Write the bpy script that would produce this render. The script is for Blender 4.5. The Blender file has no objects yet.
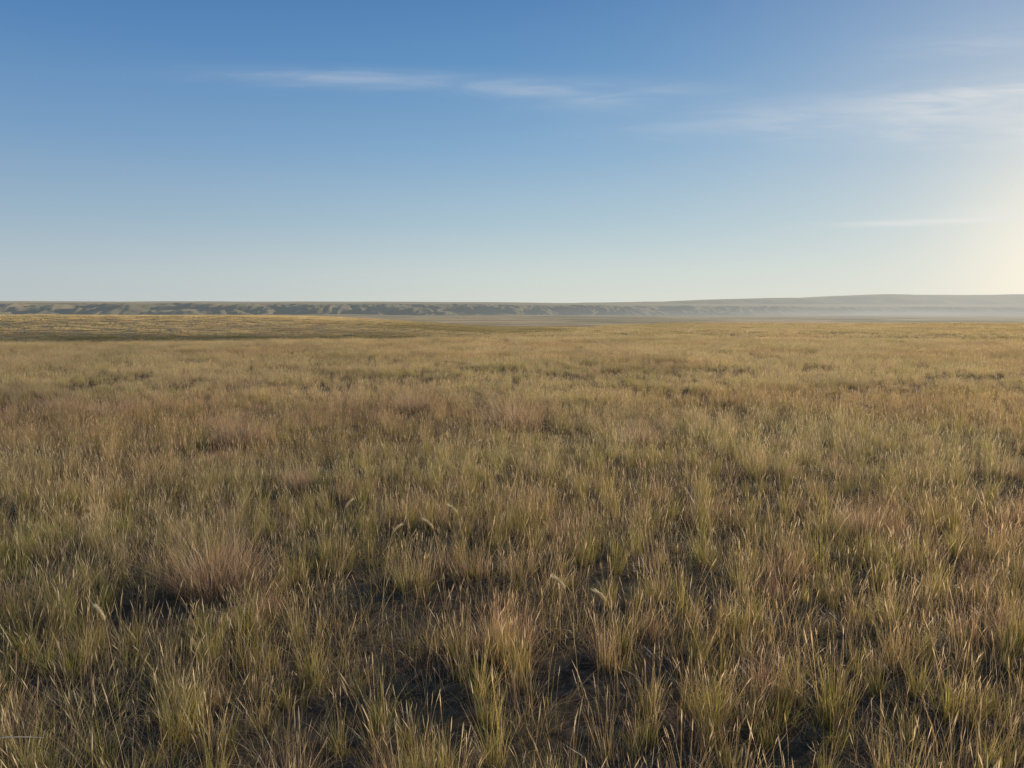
import bpy, math, random
import numpy as np
from mathutils import Vector
rng = np.random.default_rng(7)
random.seed(7)
scene = bpy.context.scene
COL = scene.collection
EYE = 1.65
F = 745.0
PITCH = math.atan((384-310)/F)
SUN_AZ = math.radians(52); SUN_EL = math.radians(12)

# ---------------------------------------------------------------- noise
def _hash(ix, iy, seed):
    n = (ix.astype(np.int64)*374761393 + iy.astype(np.int64)*668265263 + seed*1442695041) & 0x7fffffff
    n = ((n ^ (n >> 13))*1274126177) & 0x7fffffff
    n = (n ^ (n >> 16)) & 0xffff
    return n/65535.0
def vnoise(x, y, seed=0):
    x = np.asarray(x, float); y = np.asarray(y, float)
    ix = np.floor(x); iy = np.floor(y)
    fx = x-ix; fy = y-iy
    fx = fx*fx*(3-2*fx); fy = fy*fy*(3-2*fy)
    a = _hash(ix, iy, seed); b = _hash(ix+1, iy, seed)
    c = _hash(ix, iy+1, seed); d = _hash(ix+1, iy+1, seed)
    return (a*(1-fx)+b*fx)*(1-fy)+(c*(1-fx)+d*fx)*fy
def fbm(x, y, seed=0, o=4):
    s = 0; a = 0.5; t = 0
    for i in range(o):
        s = s+a*vnoise(x*2**i, y*2**i, seed+i*17); t += a; a *= .5
    return s/t
def sst(t):
    t = np.clip(t, 0, 1); return t*t*(3-2*t)

# ---------------------------------------------------------------- terrain
def crest(x):
    return np.interp(x, [-400, -60, -25, -8, 2, 12, 25, 60, 400], [40, 42, 45, 54, 74, 120, 190, 260, 300])
def height(x, y):
    x = np.asarray(x, float); y = np.asarray(y, float)
    yc = crest(x)
    near = -0.012*np.maximum(y, 0)
    D = -3.7-sst((y-100)/1200)*23
    H = sst((-x+4)/90.0)*(0.9+0.25*fbm(x/60, y/60, 5, 3))
    bump = sst((y-104)/95)*(1-sst((y-300)/500))
    far = D+4.3*H*bump
    t = sst((y-yc)/45)
    z = near*(1-t)+far*t
    r = np.hypot(x, y)
    z = z+(fbm(x/2.5, y/2.5, 11, 3)-.5)*0.14+(fbm(x/14, y/14, 12, 2)-.5)*0.22*sst(r/12)
    z = z+(fbm(x/90, y/60, 21, 3)-.5)*1.4*sst((y-110)/160)
    z = z+(fbm(x/500, y/350, 31, 3)-.5)*11*sst((r-500)/900)
    # the ground carries on at the camera's level to the sides and behind
    return z

def mesh_obj(name, V, faces, mat, smooth=True, link=True, colattr=None):
    me = bpy.data.meshes.new(name)
    V = np.asarray(V, np.float32); faces = np.asarray(faces, np.int32)
    me.vertices.add(len(V)); me.vertices.foreach_set("co", V.ravel())
    k = faces.shape[1]
    me.loops.add(faces.size); me.loops.foreach_set("vertex_index", faces.ravel())
    me.polygons.add(len(faces))
    me.polygons.foreach_set("loop_start", np.arange(0, faces.size, k, dtype=np.int32))
    me.update(calc_edges=True)
    me.polygons.foreach_set("use_smooth", np.full(len(faces), smooth))
    if colattr is not None:
        a = me.attributes.new("col", 'FLOAT_COLOR', 'POINT')
        c = np.ones((len(V), 4), np.float32); c[:, :3] = colattr
        a.data.foreach_set("color", c.ravel())
    me.materials.append(mat)
    ob = bpy.data.objects.new(name, me)
    if link: COL.objects.link(ob)
    return ob

def grid_faces(nr, nc, wrap=False):
    i = np.arange(nr-1)[:, None]; j = np.arange(nc if wrap else nc-1)[None, :]
    j2 = (j+1) % nc
    a = i*nc+j; b = i*nc+j2; c = (i+1)*nc+j2; d = (i+1)*nc+j
    return np.stack([a, b, c, d], -1).reshape(-1, 4)

# ---------------------------------------------------------------- node helpers
class NT:
    def __init__(s, nt): s.nt = nt
    def n(s, t, **kw):
        nd = s.nt.nodes.new(t)
        for k, v in kw.items(): setattr(nd, k, v)
        return nd
    def l(s, a, b): s.nt.links.new(a, b)
    def set(s, sock, v):
        if isinstance(v, bpy.types.NodeSocket): s.l(v, sock)
        else: sock.default_value = v
    def m(s, op, a, b=0.0, c=0.0, clamp=False):
        nd = s.n('ShaderNodeMath', operation=op); nd.use_clamp = clamp
        s.set(nd.inputs[0], a); s.set(nd.inputs[1], b); s.set(nd.inputs[2], c)
        return nd.outputs[0]
    def mix(s, f, a, b, mode='MIX'):
        nd = s.n('ShaderNodeMix', data_type='RGBA', blend_type=mode)
        s.set(nd.inputs[0], f)
        s.set(nd.inputs[6], a if isinstance(a, bpy.types.NodeSocket) else (*a, 1))
        s.set(nd.inputs[7], b if isinstance(b, bpy.types.NodeSocket) else (*b, 1))
        return nd.outputs[2]
    def noise(s, vec, scale, detail=4, rough=.55, dist=0):
        nd = s.n('ShaderNodeTexNoise'); s.l(vec, nd.inputs['Vector'])
        nd.inputs['Scale'].default_value = scale; nd.inputs['Detail'].default_value = detail
        nd.inputs['Roughness'].default_value = rough; nd.inputs['Distortion'].default_value = dist
        return nd.outputs['Fac']
    def rng(s, v, a, b, c=0.0, d=1.0, smooth=True):
        nd = s.n('ShaderNodeMapRange'); nd.interpolation_type = 'SMOOTHSTEP' if smooth else 'LINEAR'
        s.set(nd.inputs[0], v)
        for i, q in enumerate((a, b, c, d)): nd.inputs[1+i].default_value = q
        return nd.outputs[0]
    def scalev(s, vec, sc):
        nd = s.n('ShaderNodeMapping'); s.l(vec, nd.inputs[0]); nd.inputs['Scale'].default_value = sc
        return nd.outputs[0]
def newmat(name):
    m = bpy.data.materials.new(name); m.use_nodes = True
    m.node_tree.nodes.clear(); return m, NT(m.node_tree)

# ---------------------------------------------------------------- materials
def painted_haze(t, P):
    """painted haze: amounts and colour of airlight that far surfaces emit, by world position"""
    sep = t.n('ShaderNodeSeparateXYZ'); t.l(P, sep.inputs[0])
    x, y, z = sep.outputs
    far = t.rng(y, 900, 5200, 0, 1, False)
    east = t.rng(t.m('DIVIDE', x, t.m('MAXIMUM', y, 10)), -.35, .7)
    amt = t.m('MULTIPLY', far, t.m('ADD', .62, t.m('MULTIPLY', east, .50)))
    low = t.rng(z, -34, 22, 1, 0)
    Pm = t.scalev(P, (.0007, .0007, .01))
    painted_mist = t.m('MULTIPLY', t.m('MULTIPLY', low, t.rng(t.m('DIVIDE', x, t.m('MAXIMUM', y, 10)), -.25, .6)), t.rng(y, 2600, 4600))  # pale haze painted onto low far ground and hill feet, stronger eastward
    painted_mist = t.m('MULTIPLY', painted_mist, t.rng(t.noise(Pm, 1.0, 3), .3, .6, .6, 1))
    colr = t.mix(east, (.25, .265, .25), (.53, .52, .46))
    return amt, painted_mist, colr
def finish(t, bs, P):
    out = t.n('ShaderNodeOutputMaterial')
    amt, painted_mist, colr = painted_haze(t, P)
    em = t.n('ShaderNodeEmission'); t.l(colr, em.inputs[0]); em.inputs[1].default_value = 1  # haze is painted as emission mixed into the surface, with no volume
    f = t.m('MINIMUM', t.m('ADD', t.m('MULTIPLY', amt, .74), t.m('MULTIPLY', painted_mist, .38)), .93)
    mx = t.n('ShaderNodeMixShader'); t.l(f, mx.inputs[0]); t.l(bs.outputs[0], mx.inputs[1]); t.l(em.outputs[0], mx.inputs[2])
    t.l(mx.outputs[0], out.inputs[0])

def ground_material():
    m, t = newmat("prairie_soil_and_turf")
    bs = t.n('ShaderNodeBsdfPrincipled')
    geo = t.n('ShaderNodeNewGeometry'); P = geo.outputs['Position']
    sep = t.n('ShaderNodeSeparateXYZ'); t.l(P, sep.inputs[0])
    n1 = t.noise(P, 14, 6, .7); n2 = t.noise(P, 1.3, 4)
    soil = t.mix(t.rng(n1, .3, .7), (.045, .031, .019), (.17, .123, .070))
    soil = t.mix(t.rng(n2, .45, .7), soil, (.12, .09, .045))
    Ps = t.scalev(P, (1.0, 1.6, 1.0))
    f1 = t.noise(Ps, .012, 5, .6); f2 = t.noise(Ps, .11, 4, .6); f3 = t.noise(P, 1.1, 4, .7)
    turf = t.mix(t.rng(f1, .38, .62), (.42, .315, .165), (.33, .275, .13))
    turf = t.mix(t.rng(f2, .4, .7), turf, (.45, .34, .19))
    turf = t.mix(t.rng(f3, .45, .62, 0, .55), turf, (.15, .12, .06))
    x, y = sep.outputs[0], sep.outputs[1]
    Pw = t.scalev(P, (.5, 1.0, 1.0))
    lim = t.m('ADD', t.rng(x, -110, -25, 112, 150), t.m('MULTIPLY', t.m('SUBTRACT', t.noise(Pw, .05, 5, .65), .5), 50))
    g = t.m('MULTIPLY', t.rng(y, 55, 80), t.rng(t.m('SUBTRACT', lim, y), -14, 20))
    g = t.m('MULTIPLY', g, t.rng(x, -5, 60, 1, 0))
    turf = t.mix(t.m('MULTIPLY', g, t.rng(f2, .3, .65, .95, .6)), turf, (.075, .082, .026))
    sw = t.m('MULTIPLY', t.rng(x, -70, -20), t.rng(x, 10, 70, 1, 0))
    turf = t.mix(t.m('MULTIPLY', t.m('MULTIPLY', sw, t.rng(f1, .4, .6, .25, .8)), t.rng(y, 140, 200)), turf, (.15, .14, .06))
    Pf = t.scalev(P, (1.0, 3.5, 1.0))
    ff = t.noise(Pf, .0022, 5, .6); fg = t.noise(Pf, .012, 3, .6)
    far = t.mix(t.rng(ff, .44, .56), (.46, .34, .19), (.22, .20, .10))
    far = t.mix(t.rng(fg, .5, .6, 0, .7), far, (.19, .17, .09))
    fr = t.rng(y, 350, 700)
    turf = t.mix(fr, turf, far)
    c = t.mix(t.rng(y, 30, 110), soil, turf)
    t.l(c, bs.inputs['Base Color']); bs.inputs['Roughness'].default_value = 1
    bs.inputs['Specular IOR Level'].default_value = .05
    sh = t.m('MULTIPLY', t.rng(y, 105, 500), .18)
    sh = t.m('MULTIPLY', sh, t.rng(ff, .44, .56, 1, .5))
    t.l(sh, bs.inputs['Sheen Weight']); bs.inputs['Sheen Roughness'].default_value = .5
    bs.inputs['Sheen Tint'].default_value = (.85, .64, .38, 1)
    bp = t.n('ShaderNodeBump'); bp.inputs['Strength'].default_value = .6; bp.inputs['Distance'].default_value = .03
    t.l(n1, bp.inputs['Height']); t.l(bp.outputs[0], bs.inputs['Normal'])
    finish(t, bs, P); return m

def hill_material(name, c1, c2, c3, sc):
    m, t = newmat(name)
    bs = t.n('ShaderNodeBsdfPrincipled')
    geo = t.n('ShaderNodeNewGeometry'); P = geo.outputs['Position']
    n1 = t.noise(P, sc, 5, .6); n2 = t.noise(P, sc*5, 4, .6)
    c = t.mix(t.rng(n1, .4, .62), c1, c2); c = t.mix(t.rng(n2, .5, .7), c, c3)
    t.l(c, bs.inputs['Base Color']); bs.inputs['Roughness'].default_value = 1
    bs.inputs['Specular IOR Level'].default_value = 0
    bs.inputs['Sheen Weight'].default_value = .2; bs.inputs['Sheen Roughness'].default_value = .5
    bs.inputs['Sheen Tint'].default_value = (.9, .75, .5, 1)
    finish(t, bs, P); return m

def grass_material(name, instanced=True, transl=.5):
    m, t = newmat(name)
    out = t.n('ShaderNodeOutputMaterial'); bs = t.n('ShaderNodeBsdfPrincipled')
    a = t.n('ShaderNodeAttribute'); a.attribute_name = "col"
    c = a.outputs['Color']
    if instanced:
        b = t.n('ShaderNodeAttribute'); b.attribute_name = "tint"; b.attribute_type = 'INSTANCER'
        c = t.mix(1.0, c, b.outputs['Color'], 'MULTIPLY')
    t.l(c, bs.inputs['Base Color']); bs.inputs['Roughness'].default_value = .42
    bs.inputs['Specular IOR Level'].default_value = .45
    tr = t.n('ShaderNodeBsdfTranslucent'); t.l(t.mix(1.0, c, (1.10, 1.04, .85), 'MULTIPLY'), tr.inputs[0])
    mx = t.n('ShaderNodeMixShader'); mx.inputs[0].default_value = transl
    t.l(bs.outputs[0], mx.inputs[1]); t.l(tr.outputs[0], mx.inputs[2])
    t.l(mx.outputs[0], out.inputs[0]); return m

GM = ground_material()
# ---------------------------------------------------------------- ground mesh
ang = np.concatenate([np.linspace(-50, 50, 520), np.linspace(50, 310, 200)[1:-1]])
ang = np.radians(ang)
rr = np.concatenate([np.geomspace(.4, 60, 150), np.geomspace(60, 1500, 260)[1:], np.geomspace(1500, 5000, 120)[1:], np.geomspace(5000, 30000, 30)[1:]])
R, A = np.meshgrid(rr, ang, indexing='ij')
X = R*np.sin(A); Y = R*np.cos(A); Z = height(X, Y)
V = np.stack([X, Y, Z], -1).reshape(-1, 3)
nc = len(ang)
Fq = grid_faces(len(rr), nc, True)[:, ::-1]
cv = len(V); V = np.vstack([V, [[0, 0, float(height(0., 0.))]]])
fan = np.array([[cv, (2*j+2) % nc, 2*j+1, 2*j] for j in range(nc//2)])
Fq = np.vstack([Fq, fan])
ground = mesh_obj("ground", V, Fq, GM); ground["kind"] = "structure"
ground["label"] = "rolling dry prairie ground with bare brown soil"

# ---------------------------------------------------------------- distant hills
def bluff():
    xs = np.concatenate([np.linspace(-9000, -3900, 120), np.linspace(-3900, 3900, 1700)[1:], np.linspace(3900, 9000, 120)[1:]])
    ys = np.linspace(3600, 6000, 170)
    YY, XX = np.meshgrid(ys, xs, indexing='ij')
    w = XX+300*(fbm(XX/420, YY/420, 41, 4)-.5)
    big = fbm(XX/650, YY*0+3, 44, 4)
    gul = np.abs(2*fbm(w/190, YY/330, 42, 4)-1)
    gul2 = np.abs(2*fbm(w/75+9, YY/210, 48, 3)-1)
    vary = .35+1.1*fbm(XX/330, YY*0+7, 49, 3)
    s = (YY-4150-600*(big-.5))/(420*(.7+.8*fbm(XX/500, YY*0+1, 47, 2)))
    top = np.interp(XX, [-4000, -1500, -300, 500, 1500, 3000], [46, 43, 39, 32, 26, 22])
    z = -32+(top+32)*sst(s)
    band = np.clip(1-((s-.6)/.75)**2, 0, 1)
    depth = np.interp(XX, [-3000, -300, 600, 1800], [31, 28, 21, 15])*vary
    z = z-depth*band*np.clip(1-gul*3.0, 0, 1)**1.2-depth*.45*band*np.clip(1-gul2*2.5, 0, 1)
    z = z+np.clip(fbm(XX/110, YY/110, 45, 3)-.48, 0, 1)*60*sst(s*2.5+.4)*(1-sst(s-.3))
    z = z+sst((YY-4700)/1200)*24+(fbm(XX/500, YY/700, 46, 4)-.5)*9*sst(s*2)
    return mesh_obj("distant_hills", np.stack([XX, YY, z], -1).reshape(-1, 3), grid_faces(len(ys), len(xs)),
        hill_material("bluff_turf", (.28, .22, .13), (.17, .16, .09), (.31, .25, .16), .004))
def ridge():
    xs = np.linspace(-14000, 16000, 900); ys = np.linspace(7200, 10500, 60)
    YY, XX = np.meshgrid(ys, xs, indexing='ij')
    g = fbm(XX/700, YY/900, 51, 4)
    s = (YY-7500)/1500-.5*(g-.4)
    top = np.interp(XX, [-6000, 0, 700, 2000, 3500, 4400, 5200, 7000, 12000], [60, 74, 92, 116, 152, 182, 194, 188, 150])
    z = -40+(top+40)*sst(s)+(fbm(XX/900, YY/2000, 52, 4)-.5)*34
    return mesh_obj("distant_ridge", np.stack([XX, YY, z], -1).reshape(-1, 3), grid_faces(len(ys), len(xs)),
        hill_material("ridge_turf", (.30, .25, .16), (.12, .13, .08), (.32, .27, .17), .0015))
b = bluff(); b["kind"] = "structure"; b["label"] = "long low line of eroded grassy bluffs"
b = ridge(); b["kind"] = "structure"; b["label"] = "smooth hazy blue ridge on the skyline"

# ---------------------------------------------------------------- grass geometry
def lerp(a, b, t): return a+(b-a)*t
STRAW = np.array([[.68, .53, .285], [.61, .46, .235], [.74, .61, .375], [.53, .40, .21], [.64, .515, .30]])
GREEN = np.array([[.37, .36, .070], [.42, .40, .088], [.28, .29, .058], [.46, .415, .115]])
RUST = np.array([[.66, .44, .27], [.70, .48, .31], [.57, .375, .23], [.74, .55, .38]])
def blades(n, rad, lmin, lmax, w, pal, lean=.35, bend=.5, ts=(0, .3, .62, 1), ws=(1, .9, .6, .08), centers=None, base_dark=.42, tipmix=.35, power=.5, cross=False, hcol=None):
    th = rng.uniform(0, 2*np.pi, n); q = rng.uniform(0, 1, n)**power
    bx = rad*q*np.cos(th); by = rad*q*np.sin(th)
    if centers is not None:
        c = centers[rng.integers(0, len(centers), n)]
        bx += c[:, 0]; by += c[:, 1]
    az = th+rng.normal(0, .7, n)
    L = rng.uniform(lmin, lmax, n)*(1-.25*q)
    le = np.abs(rng.normal(0, lean, n))+lean*.4*q; be = np.abs(rng.normal(0, bend, n))
    wd = az+np.pi/2+rng.normal(0, .6, n)
    W = w*rng.uniform(.6, 1.3, n)
    ci = pal[rng.integers(0, len(pal), n)]*rng.uniform(.7, 1.25, (n, 1))
    vs = []; cs = []
    k = len(ts)
    for t, wt in zip(ts, ws):
        out = L*(le*t+be*t*t*.6); up = L*(t*np.cos(np.minimum(le, 1.2)*.6)-.35*be*t**2.2)
        cx = bx+out*np.cos(az); cy = by+out*np.sin(az); cz = up-.015*(t == 0)
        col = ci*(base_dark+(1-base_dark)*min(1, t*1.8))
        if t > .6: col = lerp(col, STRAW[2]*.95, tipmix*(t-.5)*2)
        if hcol is not None and wt > 1.2: col = np.tile(hcol, (n, 1))*rng.uniform(.8, 1.15, (n, 1))
        for sgn in (-1, 1):
            vs.append(np.stack([cx+sgn*.5*W*wt*np.cos(wd), cy+sgn*.5*W*wt*np.sin(wd), cz], -1)); cs.append(col)
        if cross:
            for sgn in (-1, 1):
                vs.append(np.stack([cx+sgn*.5*W*wt*np.cos(wd+1.57), cy+sgn*.5*W*wt*np.sin(wd+1.57), cz], -1)); cs.append(col)
    per = (4 if cross else 2)
    Vv = np.stack(vs, 1).reshape(-1, 3); C = np.stack(cs, 1).reshape(-1, 3)
    f = []
    base = np.arange(n)*per*k
    for i in range(k-1):
        for s in range(per//2):
            a = base+i*per+2*s
            f.append(np.stack([a, a+1, a+per+1, a+per], -1))
    return Vv, np.concatenate(f), C
def merge(parts):
    V = []; Fc = []; C = []; o = 0
    for v, f, c in parts:
        V.append(v); Fc.append(f+o); C.append(c); o += len(v)
    return np.vstack(V), np.vstack(Fc), np.vstack(C)
HEADT = (0, .45, .82, .84, .90, .95, 1); HEADW = (1, .9, .8, 1.8, 2.6, 1.8, .4)
def stalks(n, rad, lmin, lmax, w=.0013, lean=.11, bend=.18, col=(.82, .71, .50), **kw):
    return blades(n, rad, lmin, lmax, w, STRAW, lean, bend, HEADT, HEADW, base_dark=.8, tipmix=0, cross=True, hcol=np.array(col), **kw)

src = {}
def make_sources(key, builders, mat):
    c = bpy.data.collections.new(key+"_sources")
    for i, bf in enumerate(builders):
        v, f, col = bf()
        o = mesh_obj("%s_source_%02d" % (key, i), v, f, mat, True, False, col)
        c.objects.link(o)
    src[key] = c
GI = grass_material("grass_blades")
def tuft_straw(): return merge([blades(40, .036, .08, .34, .0019, STRAW, .17, .3), blades(15, .034, .08, .22, .0026, GREEN, .2, .3), stalks(7, .045, .24, .45)])
def tuft_litter(): return merge([blades(60, .22, .04, .14, .0023, STRAW*.8, 1.0, .9, power=.7), blades(22, .19, .05, .16, .0025, GREEN, .4, .5), blades(20, .2, .1, .30, .0015, STRAW, .2, .3, power=.7), stalks(4, .2, .2, .42, w=.0011)])
def tuft_stalks(): return merge([stalks(10, .18, .24, .50, lean=.16, bend=.25), blades(24, .14, .1, .32, .0016, STRAW, .22, .3)])
def tuft_rust(): return merge([blades(90, .085, .12, .3, .0016, RUST, .25, .36, tipmix=.1), stalks(5, .06, .25, .36, col=(.66, .50, .34))])
def tuft_green(): return merge([blades(46, .038, .11, .35, .0026, GREEN, .17, .3, tipmix=.45, base_dark=.6), blades(18, .045, .14, .37, .0018, STRAW, .22, .32), stalks(4, .04, .3, .47)])
def tuft_short(): return merge([blades(32, .06, .08, .22, .0025, GREEN, .3, .4, tipmix=.2)])
make_sources("dry", [tuft_straw]*7+[tuft_litter]*3+[tuft_stalks]*3+[tuft_rust]*2, GI)     # 0-6, 7-9, 10-12, 13-14
make_sources("green", [tuft_green]*6+[tuft_short]*2, GI)
def patch(rad, bunches, nb, w, gfrac, rfrac, st, lod):
    c = rng.uniform(-rad, rad, (bunches, 2)); ng = int(round(bunches*gfrac)); nr = int(round(bunches*rfrac))
    cg, cr_, cs_ = c[:ng], c[ng:ng+nr], c[ng+nr:]
    tsw = dict(ts=(0, .3, .65, 1), ws=(1, .9, .6, .08)) if lod == 0 else dict(ts=(0, .5, 1), ws=(1, .8, .15))
    ps = []
    if len(cs_): ps.append(blades(nb*len(cs_), .045, .12, .34, w, STRAW, .2, .32, centers=cs_, **tsw)); ps.append(blades(max(1, nb*len(cs_)//6), .045, .1, .25, w*1.2, GREEN, .25, .35, centers=cs_, **tsw))
    if len(cg): ps.append(blades(nb*len(cg), .045, .14, .34, w*1.1, GREEN, .18, .3, centers=cg, tipmix=.5, **tsw)); ps.append(blades(nb*len(cg)//2, .055, .14, .35, w, STRAW, .24, .34, centers=cg, **tsw))
    if len(cr_): ps.append(blades(nb*len(cr_), .10, .12, .3, w*.9, RUST, .3, .4, centers=cr_, tipmix=.1, **tsw))
    if st: ps.append(stalks(st, rad, .26, .46, w=w*.5))
    ps.append(blades(nb*bunches//4, rad*1.1, .05, .15, w, STRAW*.75, .8, .9, power=.6, **tsw))
    return merge(ps)
mp = [lambda: patch(.75, 46, 36, .0030, .12, .04, 120, 0)]*3+[lambda: patch(.75, 46, 36, .0030, .48, .02, 90, 0)]*3+[lambda: patch(.75, 46, 36, .0030, .06, .32, 80, 0)]*2
make_sources("mid", mp, GI)
fp = [lambda: patch(1.6, 64, 12, .011, .10, .06, 0, 1)]*3+[lambda: patch(1.6, 64, 12, .011, .36, .02, 0, 1)]*2+[lambda: patch(1.6, 64, 12, .011, .06, .24, 0, 1)]*2
make_sources("far", fp, GI)

def scatter(n_target, rmin, rmax, half_deg, p=1.0):
    u = rng.uniform(0, 1, n_target)
    r = np.sqrt(rmin**2+u*(rmax**2-rmin**2)) if p == 1 else (rmin+u*(rmax-rmin))
    a = np.radians(rng.uniform(-half_deg, half_deg, n_target))
    return r*np.sin(a), r*np.cos(a)
def jgrid(step, rmin, rmax, half_deg):
    g = np.arange(-rmax, rmax, step); gx, gy = np.meshgrid(g, np.arange(0, rmax, step))
    x = gx.ravel()+rng.uniform(-.4, .4, gx.size)*step; y = gy.ravel()+rng.uniform(-.4, .4, gx.size)*step
    r = np.hypot(x, y); k = (r > rmin) & (r < rmax) & (np.abs(np.arctan2(x, y)) < math.radians(half_deg))
    return x[k], y[k]

def gn_object(name, key, P, rot, sc, idx, tint):
    me = bpy.data.meshes.new(name)
    me.vertices.add(len(P)); me.vertices.foreach_set("co", P.astype(np.float32).ravel())
    for nm, ty, arr, fld in (("rot", 'FLOAT_VECTOR', rot, "vector"), ("scl", 'FLOAT_VECTOR', sc, "vector"), ("tint", 'FLOAT_VECTOR', tint, "vector"), ("idx", 'INT', idx, "value")):
        a = me.attributes.new(nm, ty, 'POINT')
        a.data.foreach_set(fld, (arr.astype(np.int32) if ty == 'INT' else arr.astype(np.float32)).ravel())
    ob = bpy.data.objects.new(name, me); COL.objects.link(ob)
    g = bpy.data.node_groups.new(name+"_scatter", 'GeometryNodeTree')
    g.interface.new_socket("Geometry", in_out='INPUT', socket_type='NodeSocketGeometry')
    g.interface.new_socket("Geometry", in_out='OUTPUT', socket_type='NodeSocketGeometry')
    N = g.nodes; L = g.links
    gi = N.new('NodeGroupInput'); go = N.new('NodeGroupOutput')
    ip = N.new('GeometryNodeInstanceOnPoints'); ci = N.new('GeometryNodeCollectionInfo')
    ci.inputs[0].default_value = src[key]; ci.inputs['Separate Children'].default_value = True; ci.inputs['Reset Children'].default_value = True
    def attr(nm, ty):
        n = N.new('GeometryNodeInputNamedAttribute'); n.data_type = ty; n.inputs[0].default_value = nm; return n.outputs[0]
    m2p = N.new('GeometryNodeMeshToPoints')
    L.new(gi.outputs[0], m2p.inputs[0]); L.new(m2p.outputs[0], ip.inputs['Points'])
    L.new(ci.outputs[0], ip.inputs['Instance']); ip.inputs['Pick Instance'].default_value = True
    L.new(attr("idx", 'INT'), ip.inputs['Instance Index'])
    e = N.new('FunctionNodeEulerToRotation'); L.new(attr("rot", 'FLOAT_VECTOR'), e.inputs[0]); L.new(e.outputs[0], ip.inputs['Rotation'])
    L.new(attr("scl", 'FLOAT_VECTOR'), ip.inputs['Scale'])
    L.new(ip.outputs[0], go.inputs[0])
    md = ob.modifiers.new("scatter", 'NODES'); md.node_group = g
    me.materials.append(GI)
    ob["kind"] = "stuff"
    return ob

def rots(n, tilt=.1):
    return np.stack([rng.normal(0, tilt, n), rng.normal(0, tilt, n), rng.uniform(0, 6.283, n)], -1)
def ray(px, py):
    a = (px-512)/F; b_ = (384-py)/F
    c, s = math.cos(PITCH), math.sin(PITCH)
    return np.array([a, c+b_*s, b_*c-s])
def hit(px, py, up=0.0):
    d = ray(px, py); t = .5
    while t < 400:
        p = d*t
        if EYE+p[2] <= float(height(p[0], p[1]))+up: break
        t += .01 if t < 20 else .1
    return p[0], p[1]

H = .50
plumes = [(566, 582, .3, 2.9), (606, 594, .2, 3.2), (348, 503, -.2, .3), (105, 612, .3, 2.7), (392, 528, .2, .1), (434, 523, .3, 3.0), (475, 442, .1, .2), (458, 508, .3, 3.1)]
PXY = [hit(px, py, H) for px, py, _, _ in plumes]
clumps = [(215, 588, 1.4), (514, 428, 2.5), (415, 412, 1.9), (242, 445, 1.9), (640, 446, 1.4), (60, 414, 1.6), (865, 535, .9), (300, 490, .8), (110, 418, 1.5)]
CXY = [hit(a, b_) for a, b_, _ in clumps]
def clear_of_clumps(x, y, m=1.0):
    k = np.ones(len(x), bool)
    for (cx, cy), (_, _, s) in zip(CXY, clumps):
        k &= np.hypot(x-cx, y-cy) > .19*s*m
        k &= np.hypot((x-cx), (y-(cy-.25*s))) > .2*s*m
    for (cx, cy) in PXY:
        k &= np.hypot(x-cx, y-cy) > .13
        k &= np.hypot(x-cx*.95, y-cy*.95) > .13
    return k

def greenness(x, y):
    return fbm(x/1.6, y/2.0, 61, 4)*.65+fbm(x/14, y/22, 62, 2)*.35
def tintf(x, y):
    n = len(x)
    b = .80+.44*(fbm(x/2.2, y/2.2, 71, 3))
    b = b*rng.uniform(.8, 1.15, n)
    w = fbm(x/4, y/5, 72, 3)
    rust = np.clip((w-.53)*4, 0, .8)[:, None]
    t = np.ones((n, 3))*(1-rust)+np.array([.96, .86, .85])*rust
    r = np.hypot(x, y)
    wm = sst((r-6)/14)[:, None]
    t = t*(1+wm*np.array([0.0, -.02, -.03]))
    lim = np.interp(x, [-110, -25], [112, 150])+(fbm(x/30, y/16, 75, 4)-.5)*44
    m_ = sst((y-crest(x)-4)/14)*(1-sst((x+5)/65))
    g = (m_*sst((lim-y+10)/26))[:, None]*.9
    t = t*(1+.5*(m_*sst((y-lim)/26)*(1-sst((x+70)/70)))[:, None])
    t = t*(1-g)+np.array([.30, .36, .22])*g
    sw = (sst((x+70)/50)*(1-sst((x-10)/60))*sst((y-140)/60)*sst((fbm(x/40, y/40, 77, 3)-.35)/.25))[:, None]*.6
    t = t*(1-sw)+np.array([.48, .52, .38])*sw
    return t*b[:, None]

Ps = []; Rs = []; Ss = []; Is = []; Ts = []
def add(x, y, idx, smin, smax, tilt=.1, tmul=1.0, hz=1.0, clr=True, dz=0):
    if clr:
        k = clear_of_clumps(x, y); x, y, idx = x[k], y[k], idx[k]
    z = height(x, y)+dz; n = len(x)
    s = rng.uniform(smin, smax, n)
    Ps.append(np.stack([x, y, z], -1)); Rs.append(rots(n, tilt)); Ss.append(np.stack([s, s, s*hz*rng.uniform(.8, 1.2, n)], -1))
    Is.append(idx); Ts.append(tintf(x, y)*tmul)
def flush():
    r = [np.concatenate(L) for L in (Ps, Rs, Ss, Is, Ts)]
    for L in (Ps, Rs, Ss, Is, Ts): L.clear()
    return r
def dens_keep(x, y, lo=.39, hi=.54, floor=.14):
    d = fbm(x/.55, y/.55, 81, 3)*.8+fbm(x/2.4, y/2.4, 83, 2)*.2
    return rng.uniform(0, 1, len(x)) < floor+(1-floor)*sst((d-lo)/(hi-lo))
RN = 15.0
x, y = scatter(int(41*.84*RN**2), 1.3, RN, 48); k = dens_keep(x, y); x, y = x[k], y[k]
gn = greenness(x, y); k = rng.uniform(0, 1, len(x)) > sst((gn-.45)/.14)*.6; x, y = x[k], y[k]
idx = rng.choice([0, 1, 2, 3, 4, 5, 6, 10, 11, 12], len(x), p=[.11]*7+[.23/3]*3)
w = fbm(x/5, y/7, 72, 3); idx = np.where((w > .59) & (rng.uniform(0, 1, len(x)) < .3), rng.integers(13, 15, len(x)), idx)
add(x, y, idx, .45, 1.2)
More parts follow.
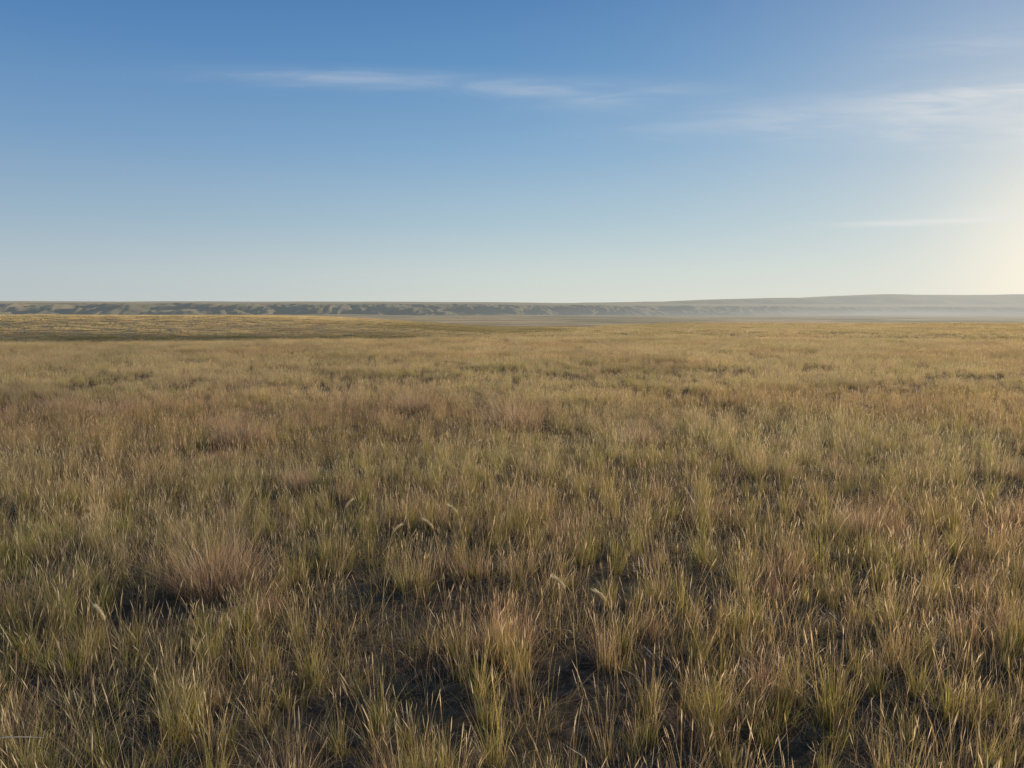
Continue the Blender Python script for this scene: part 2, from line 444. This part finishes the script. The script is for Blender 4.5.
x, y = scatter(3000, 1.3, 9, 180); k = np.abs(np.arctan2(x, y)) > math.radians(48); x, y = x[k], y[k]
add(x, y, rng.integers(0, 7, len(x)), .65, 1.1)
x, y = scatter(int(20*.84*RN**2), 1.3, RN, 48); add(x, y, rng.integers(7, 10, len(x)), .7, 1.3)
o = gn_object("dry_grass", "dry", *flush()); o["label"] = "sun-cured straw coloured prairie grass bunches"
x, y = scatter(int(26*.84*RN**2), 1.3, RN, 48); k = dens_keep(x, y, .37, .5, .2); x, y = x[k], y[k]
gn = greenness(x, y); nearer = 1-.45*sst((np.hypot(x, y)-4)/8); k = rng.uniform(0, 1, len(x)) < (.18+.75*sst((gn-.43)/.12))*nearer; x, y = x[k], y[k]
add(x, y, rng.integers(0, 8, len(x)), .5, 1.18)
o = gn_object("green_grass", "green", *flush()); o["label"] = "fresh olive green grass bunches among dry straw"
def pick(x, y, a, b_, c):
    gn = greenness(x, y); w = fbm(x/5, y/7, 72, 3); r = rng.uniform(0, 1, len(x))
    i = rng.integers(0, a, len(x))
    i = np.where(r < sst((gn-.45)/.16)*.68, a+rng.integers(0, b_, len(x)), i)
    return np.where((w > .56) & (rng.uniform(0, 1, len(x)) < .5), a+b_+rng.integers(0, c, len(x)), i)
x, y = jgrid(1.3, RN-.4, 62, 47)
add(x, y, pick(x, y, 3, 3, 2), .85, 1.15, .03, dz=-.02, clr=False)
o = gn_object("meadow_grass", "mid", *flush()); o["label"] = "mixed dry and green grass covering the open prairie"
x, y = jgrid(2.8, 60, 340, 45)
add(x, y, pick(x, y, 3, 2, 2), .85, 1.2, .02, dz=-.03, clr=False)
o = gn_object("prairie_grass", "far", *flush()); o["label"] = "thin cover of dry grass on far swells of prairie"

# ---------------------------------------------------------------- single plants
GS = grass_material("single_plant_blades", False)
cm = []
for i in range(3):
    v, f, c = merge([blades(800, .18, .12, .45, .0017, RUST*.95, .28, .55, tipmix=.05, power=.7, base_dark=.35), blades(90, .2, .1, .35, .0018, STRAW, .3, .4, power=.6), stalks(20, .15, .26, .46, w=.0010, lean=.22, col=(.68, .50, .34))])
    o = mesh_obj("tmp", v, f, GS, True, False, c); cm.append(o.data); o.data.name = "grass_clump"
for i, (px, py, s) in enumerate(clumps):
    o = bpy.data.objects.new("grass_clump", cm[i % 3]); COL.objects.link(o)
    x, y = CXY[i]; o.location = (x, y, float(height(x, y))-.01); o.rotation_euler = (0, 0, i*1.3); o.scale = (s, s, .55+.5*s)
    o["label"] = "airy reddish brown clump of fine dry grass"; o["category"] = "grass clump"; o["group"] = "reddish grass clumps in the prairie"

def tube(pts, rads, n=5, col=(.5, .4, .22)):
    V = []; k = len(pts)
    for (p, r) in zip(pts, rads):
        for j in range(n):
            a = 2*math.pi*j/n; V.append((p[0]+r*math.cos(a), p[1]+r*math.sin(a)*.7, p[2]+r*math.sin(a)*.7))
    f = [(i*n+j, i*n+(j+1) % n, (i+1)*n+(j+1) % n, (i+1)*n+j) for i in range(k-1) for j in range(n)]
    return np.array(V), np.array(f), np.tile(np.array(col), (len(V), 1))
ts = np.linspace(0, 1, 8)
stalk_pts = [(.05*t*t, 0, (H-.03)*t) for t in ts]
v, f, c = tube(stalk_pts, [.0019-.0007*t for t in ts], col=(.66, .55, .35)); STALK = mesh_obj("tmp", v, f, GS, True, False, c).data
parts = []
pp = []
for t in np.linspace(0, 1, 9):
    pp.append((.05+.026*t+.022*t*t, 0, H-.032+.064*t-.010*t*t))
parts.append(tube(pp, [.0014, .0040, .0068, .0086, .0086, .0070, .0050, .0028, .0006], 6, (.86, .76, .53)))
hv = []; hf = []; hc = []
for i in range(360):
    t = random.random(); j = min(7, int(t*8)); q = t*8-j
    p = np.array(pp[j])*(1-q)+np.array(pp[j+1])*q; d = np.array(pp[j+1])-np.array(pp[j]); d /= np.linalg.norm(d)
    r_ = np.array([random.gauss(0, 1) for _ in range(3)]); r_ /= np.linalg.norm(r_)
    e = p+(d*.8+r_*.6)*random.uniform(.01, .024); s_ = np.cross(d, r_)*.0006
    o_ = len(hv); hv += [p-s_, p+s_, e+s_*.3, e-s_*.3]; hf.append((o_, o_+1, o_+2, o_+3)); hc += [(.9, .81, .6)]*4
parts.append((np.array(hv), np.array(hf), np.array(hc)))
v, f, c = merge(parts); PLUME = mesh_obj("tmp", v, f, GS, True, False, c).data
for i, (px, py, tl, az_) in enumerate(plumes):
    s = 1.0
    x, y = PXY[i]
    e = bpy.data.objects.new("seed_head", None); COL.objects.link(e)
    e.empty_display_size = .05
    e.location = (x-.06*math.cos(az_), y-.06*math.sin(az_), float(height(x, y))-.005); e.rotation_euler = (0, tl*.1, az_); e.scale = (s, s, s)
    e["label"] = "thin stalk with a leaning pale feathery seed plume"; e["category"] = "seed head"; e["group"] = "pale seed heads in the prairie"
    for nm, me in (("stalk", STALK), ("plume", PLUME)):
        o = bpy.data.objects.new(nm, me); COL.objects.link(o); o.parent = e
x0, y0 = hit(-25, 740, .3); x1, y1 = hit(44, 738, .3)
z0 = float(height(x0, y0))+.3
pts = [(x0+(x1-x0)*t, y0+(y1-y0)*t, z0+.006*math.sin(t*3)) for t in np.linspace(0, 1, 7)]
v, f, c = tube(pts, [.0028, .0027, .0026, .0024, .0022, .0018, .001], 6, (.85, .78, .62))
o = mesh_obj("dry_stem", v, f, GS, True, True, c); o["label"] = "pale dry stem lying flat across grass tops"; o["category"] = "stem"

# ---------------------------------------------------------------- world
wd = bpy.data.worlds.new("World"); scene.world = wd; wd.use_nodes = True
wd.node_tree.nodes.clear(); t = NT(wd.node_tree)
out = t.n('ShaderNodeOutputWorld'); bg = t.n('ShaderNodeBackground'); sky = t.n('ShaderNodeTexSky')
sky.sky_type = 'NISHITA'; sky.sun_disc = False; sky.sun_elevation = SUN_EL; sky.sun_rotation = SUN_AZ
sky.air_density = 1.0; sky.dust_density = .3; sky.ozone_density = 1.4; sky.altitude = 900
tc = t.n('ShaderNodeTexCoord'); sp = t.n('ShaderNodeSeparateXYZ'); t.l(tc.outputs['Generated'], sp.inputs[0])
rampn = t.n('ShaderNodeValToRGB'); cr = rampn.color_ramp
t.l(t.m('MULTIPLY', sp.outputs[2], 1.0, clamp=True), rampn.inputs[0])
stops = [(0, (.66, .69, .65)), (.05, (.60, .67, .66)), (.11, (.43, .57, .65)), (.20, (.25, .43, .63)), (.30, (.13, .305, .56)), (.42, (.058, .185, .45)), (.8, (.035, .11, .33))]
cr.elements[0].position = 0; cr.elements[0].color = (*[c*10 for c in stops[0][1]], 1)
cr.elements[1].position = .8; cr.elements[1].color = (*[c*10 for c in stops[-1][1]], 1)
for p_, c_ in stops[1:-1]:
    e = cr.elements.new(p_); e.color = (*[q*10 for q in c_], 1)
base = t.mix(.88, sky.outputs[0], rampn.outputs[0])
sd = Vector((math.sin(math.radians(39)), math.cos(math.radians(39)), math.sin(math.radians(3)))).normalized()
dp = t.n('ShaderNodeVectorMath', operation='DOT_PRODUCT'); t.l(tc.outputs['Generated'], dp.inputs[0]); dp.inputs[1].default_value = sd
a1 = t.m('POWER', t.m('MAXIMUM', dp.outputs['Value'], 0), 15); a2 = t.m('POWER', t.m('MAXIMUM', dp.outputs['Value'], 0), 110)
base = t.mix(t.m('MULTIPLY', a1, .42), base, (8.2, 7.9, 7.1))
base = t.mix(t.m('MULTIPLY', a2, .85), base, (10.8, 9.7, 7.8))
west = t.rng(sp.outputs[0], -.7, .15, .78, 1.0)
wc = t.n('ShaderNodeCombineXYZ'); t.l(west, wc.inputs[0]); t.l(t.m('POWER', west, .8), wc.inputs[1]); t.l(t.m('POWER', west, .4), wc.inputs[2])
base = t.mix(1.0, base, wc.outputs[0], 'MULTIPLY')
yy = t.m('MAXIMUM', sp.outputs[1], .05)
u = t.m('DIVIDE', sp.outputs[0], yy); v_ = t.m('DIVIDE', sp.outputs[2], yy)
cb = t.n('ShaderNodeCombineXYZ'); t.l(t.m('MULTIPLY', u, 2.4), cb.inputs[0]); t.l(t.m('MULTIPLY', t.m('SUBTRACT', v_, t.m('MULTIPLY', u, .05)), 22), cb.inputs[1])
n1 = t.rng(t.noise(cb.outputs[0], 1.0, 5, .5, .8), .25, .66, .3, 1)
cb2 = t.n('ShaderNodeCombineXYZ'); t.l(t.m('MULTIPLY', u, 8), cb2.inputs[0]); t.l(t.m('MULTIPLY', v_, 60), cb2.inputs[1])
n2 = t.rng(t.noise(cb2.outputs[0], 1.0, 4, .5, 1.0), .3, .7, .4, 1)
tot = None
def blob(x0, y0, x1, y1, th, amp):
    global tot
    d0 = ray(x0, y0); d1 = ray(x1, y1)
    a0, b0, a1, b1 = d0[0]/d0[1], d0[2]/d0[1], d1[0]/d1[1], d1[2]/d1[1]
    cx, cy = (a0+a1)/2, (b0+b1)/2; L = math.hypot(a1-a0, b1-b0)/2; ca, sa = (a1-a0)/2/L, (b1-b0)/2/L; T = th/F
    du = t.m('SUBTRACT', u, cx); dv = t.m('SUBTRACT', v_, cy)
    p = t.m('DIVIDE', t.m('ADD', t.m('MULTIPLY', du, ca), t.m('MULTIPLY', dv, sa)), L)
    q = t.m('DIVIDE', t.m('SUBTRACT', t.m('MULTIPLY', dv, ca), t.m('MULTIPLY', du, sa)), T)
    e = t.m('ADD', t.m('MULTIPLY', p, p), t.m('MULTIPLY', q, q))
    g = t.m('MULTIPLY', t.m('EXPONENT', t.m('MULTIPLY', e, -1.3)), amp)
    tot = g if tot is None else t.m('ADD', tot, g)
blob(190, 74, 510, 84, 9, .36)
blob(470, 90, 640, 104, 14, .40)
blob(560, 84, 730, 90, 9, .2)
blob(760, 118, 1250, 68, 15, .85)
blob(760, 124, 1300, 130, 20, .75)
blob(850, 225, 1050, 217, 3.5, 1.6)
blob(970, 212, 1180, 202, 6, 1.2)
blob(880, 60, 1150, 20, 30, .25)
cl = t.m('MULTIPLY', t.m('MULTIPLY', tot, n1), n2)
cl = t.m('MINIMUM', t.m('MULTIPLY', cl, .85), .75)
add_ = t.mix(cl, base, (8.2, 8.1, 7.8))
t.l(add_, bg.inputs[0]); bg.inputs[1].default_value = .1
t.l(bg.outputs[0], out.inputs[0])

# ---------------------------------------------------------------- sun
sl = bpy.data.lights.new("sun", 'SUN'); sl.energy = 5.0; sl.angle = math.radians(.5); sl.color = (1, .86, .65)
so = bpy.data.objects.new("sun", sl); COL.objects.link(so)
d = Vector((math.sin(SUN_AZ)*math.cos(SUN_EL), math.cos(SUN_AZ)*math.cos(SUN_EL), math.sin(SUN_EL)))
so.rotation_euler = d.to_track_quat('Z', 'Y').to_euler(); so.location = (20, 20, 30)

# ---------------------------------------------------------------- camera
cam = bpy.data.cameras.new("camera"); co = bpy.data.objects.new("camera", cam); COL.objects.link(co)
cam.sensor_width = 36; cam.lens = 36*F/1024; cam.clip_end = 60000; cam.clip_start = .05
co.location = (0, 0, EYE); co.rotation_euler = (math.pi/2-PITCH, 0, 0)
scene.camera = co
scene.view_settings.view_transform = 'Standard'; scene.view_settings.look = 'None'; scene.view_settings.exposure = 0
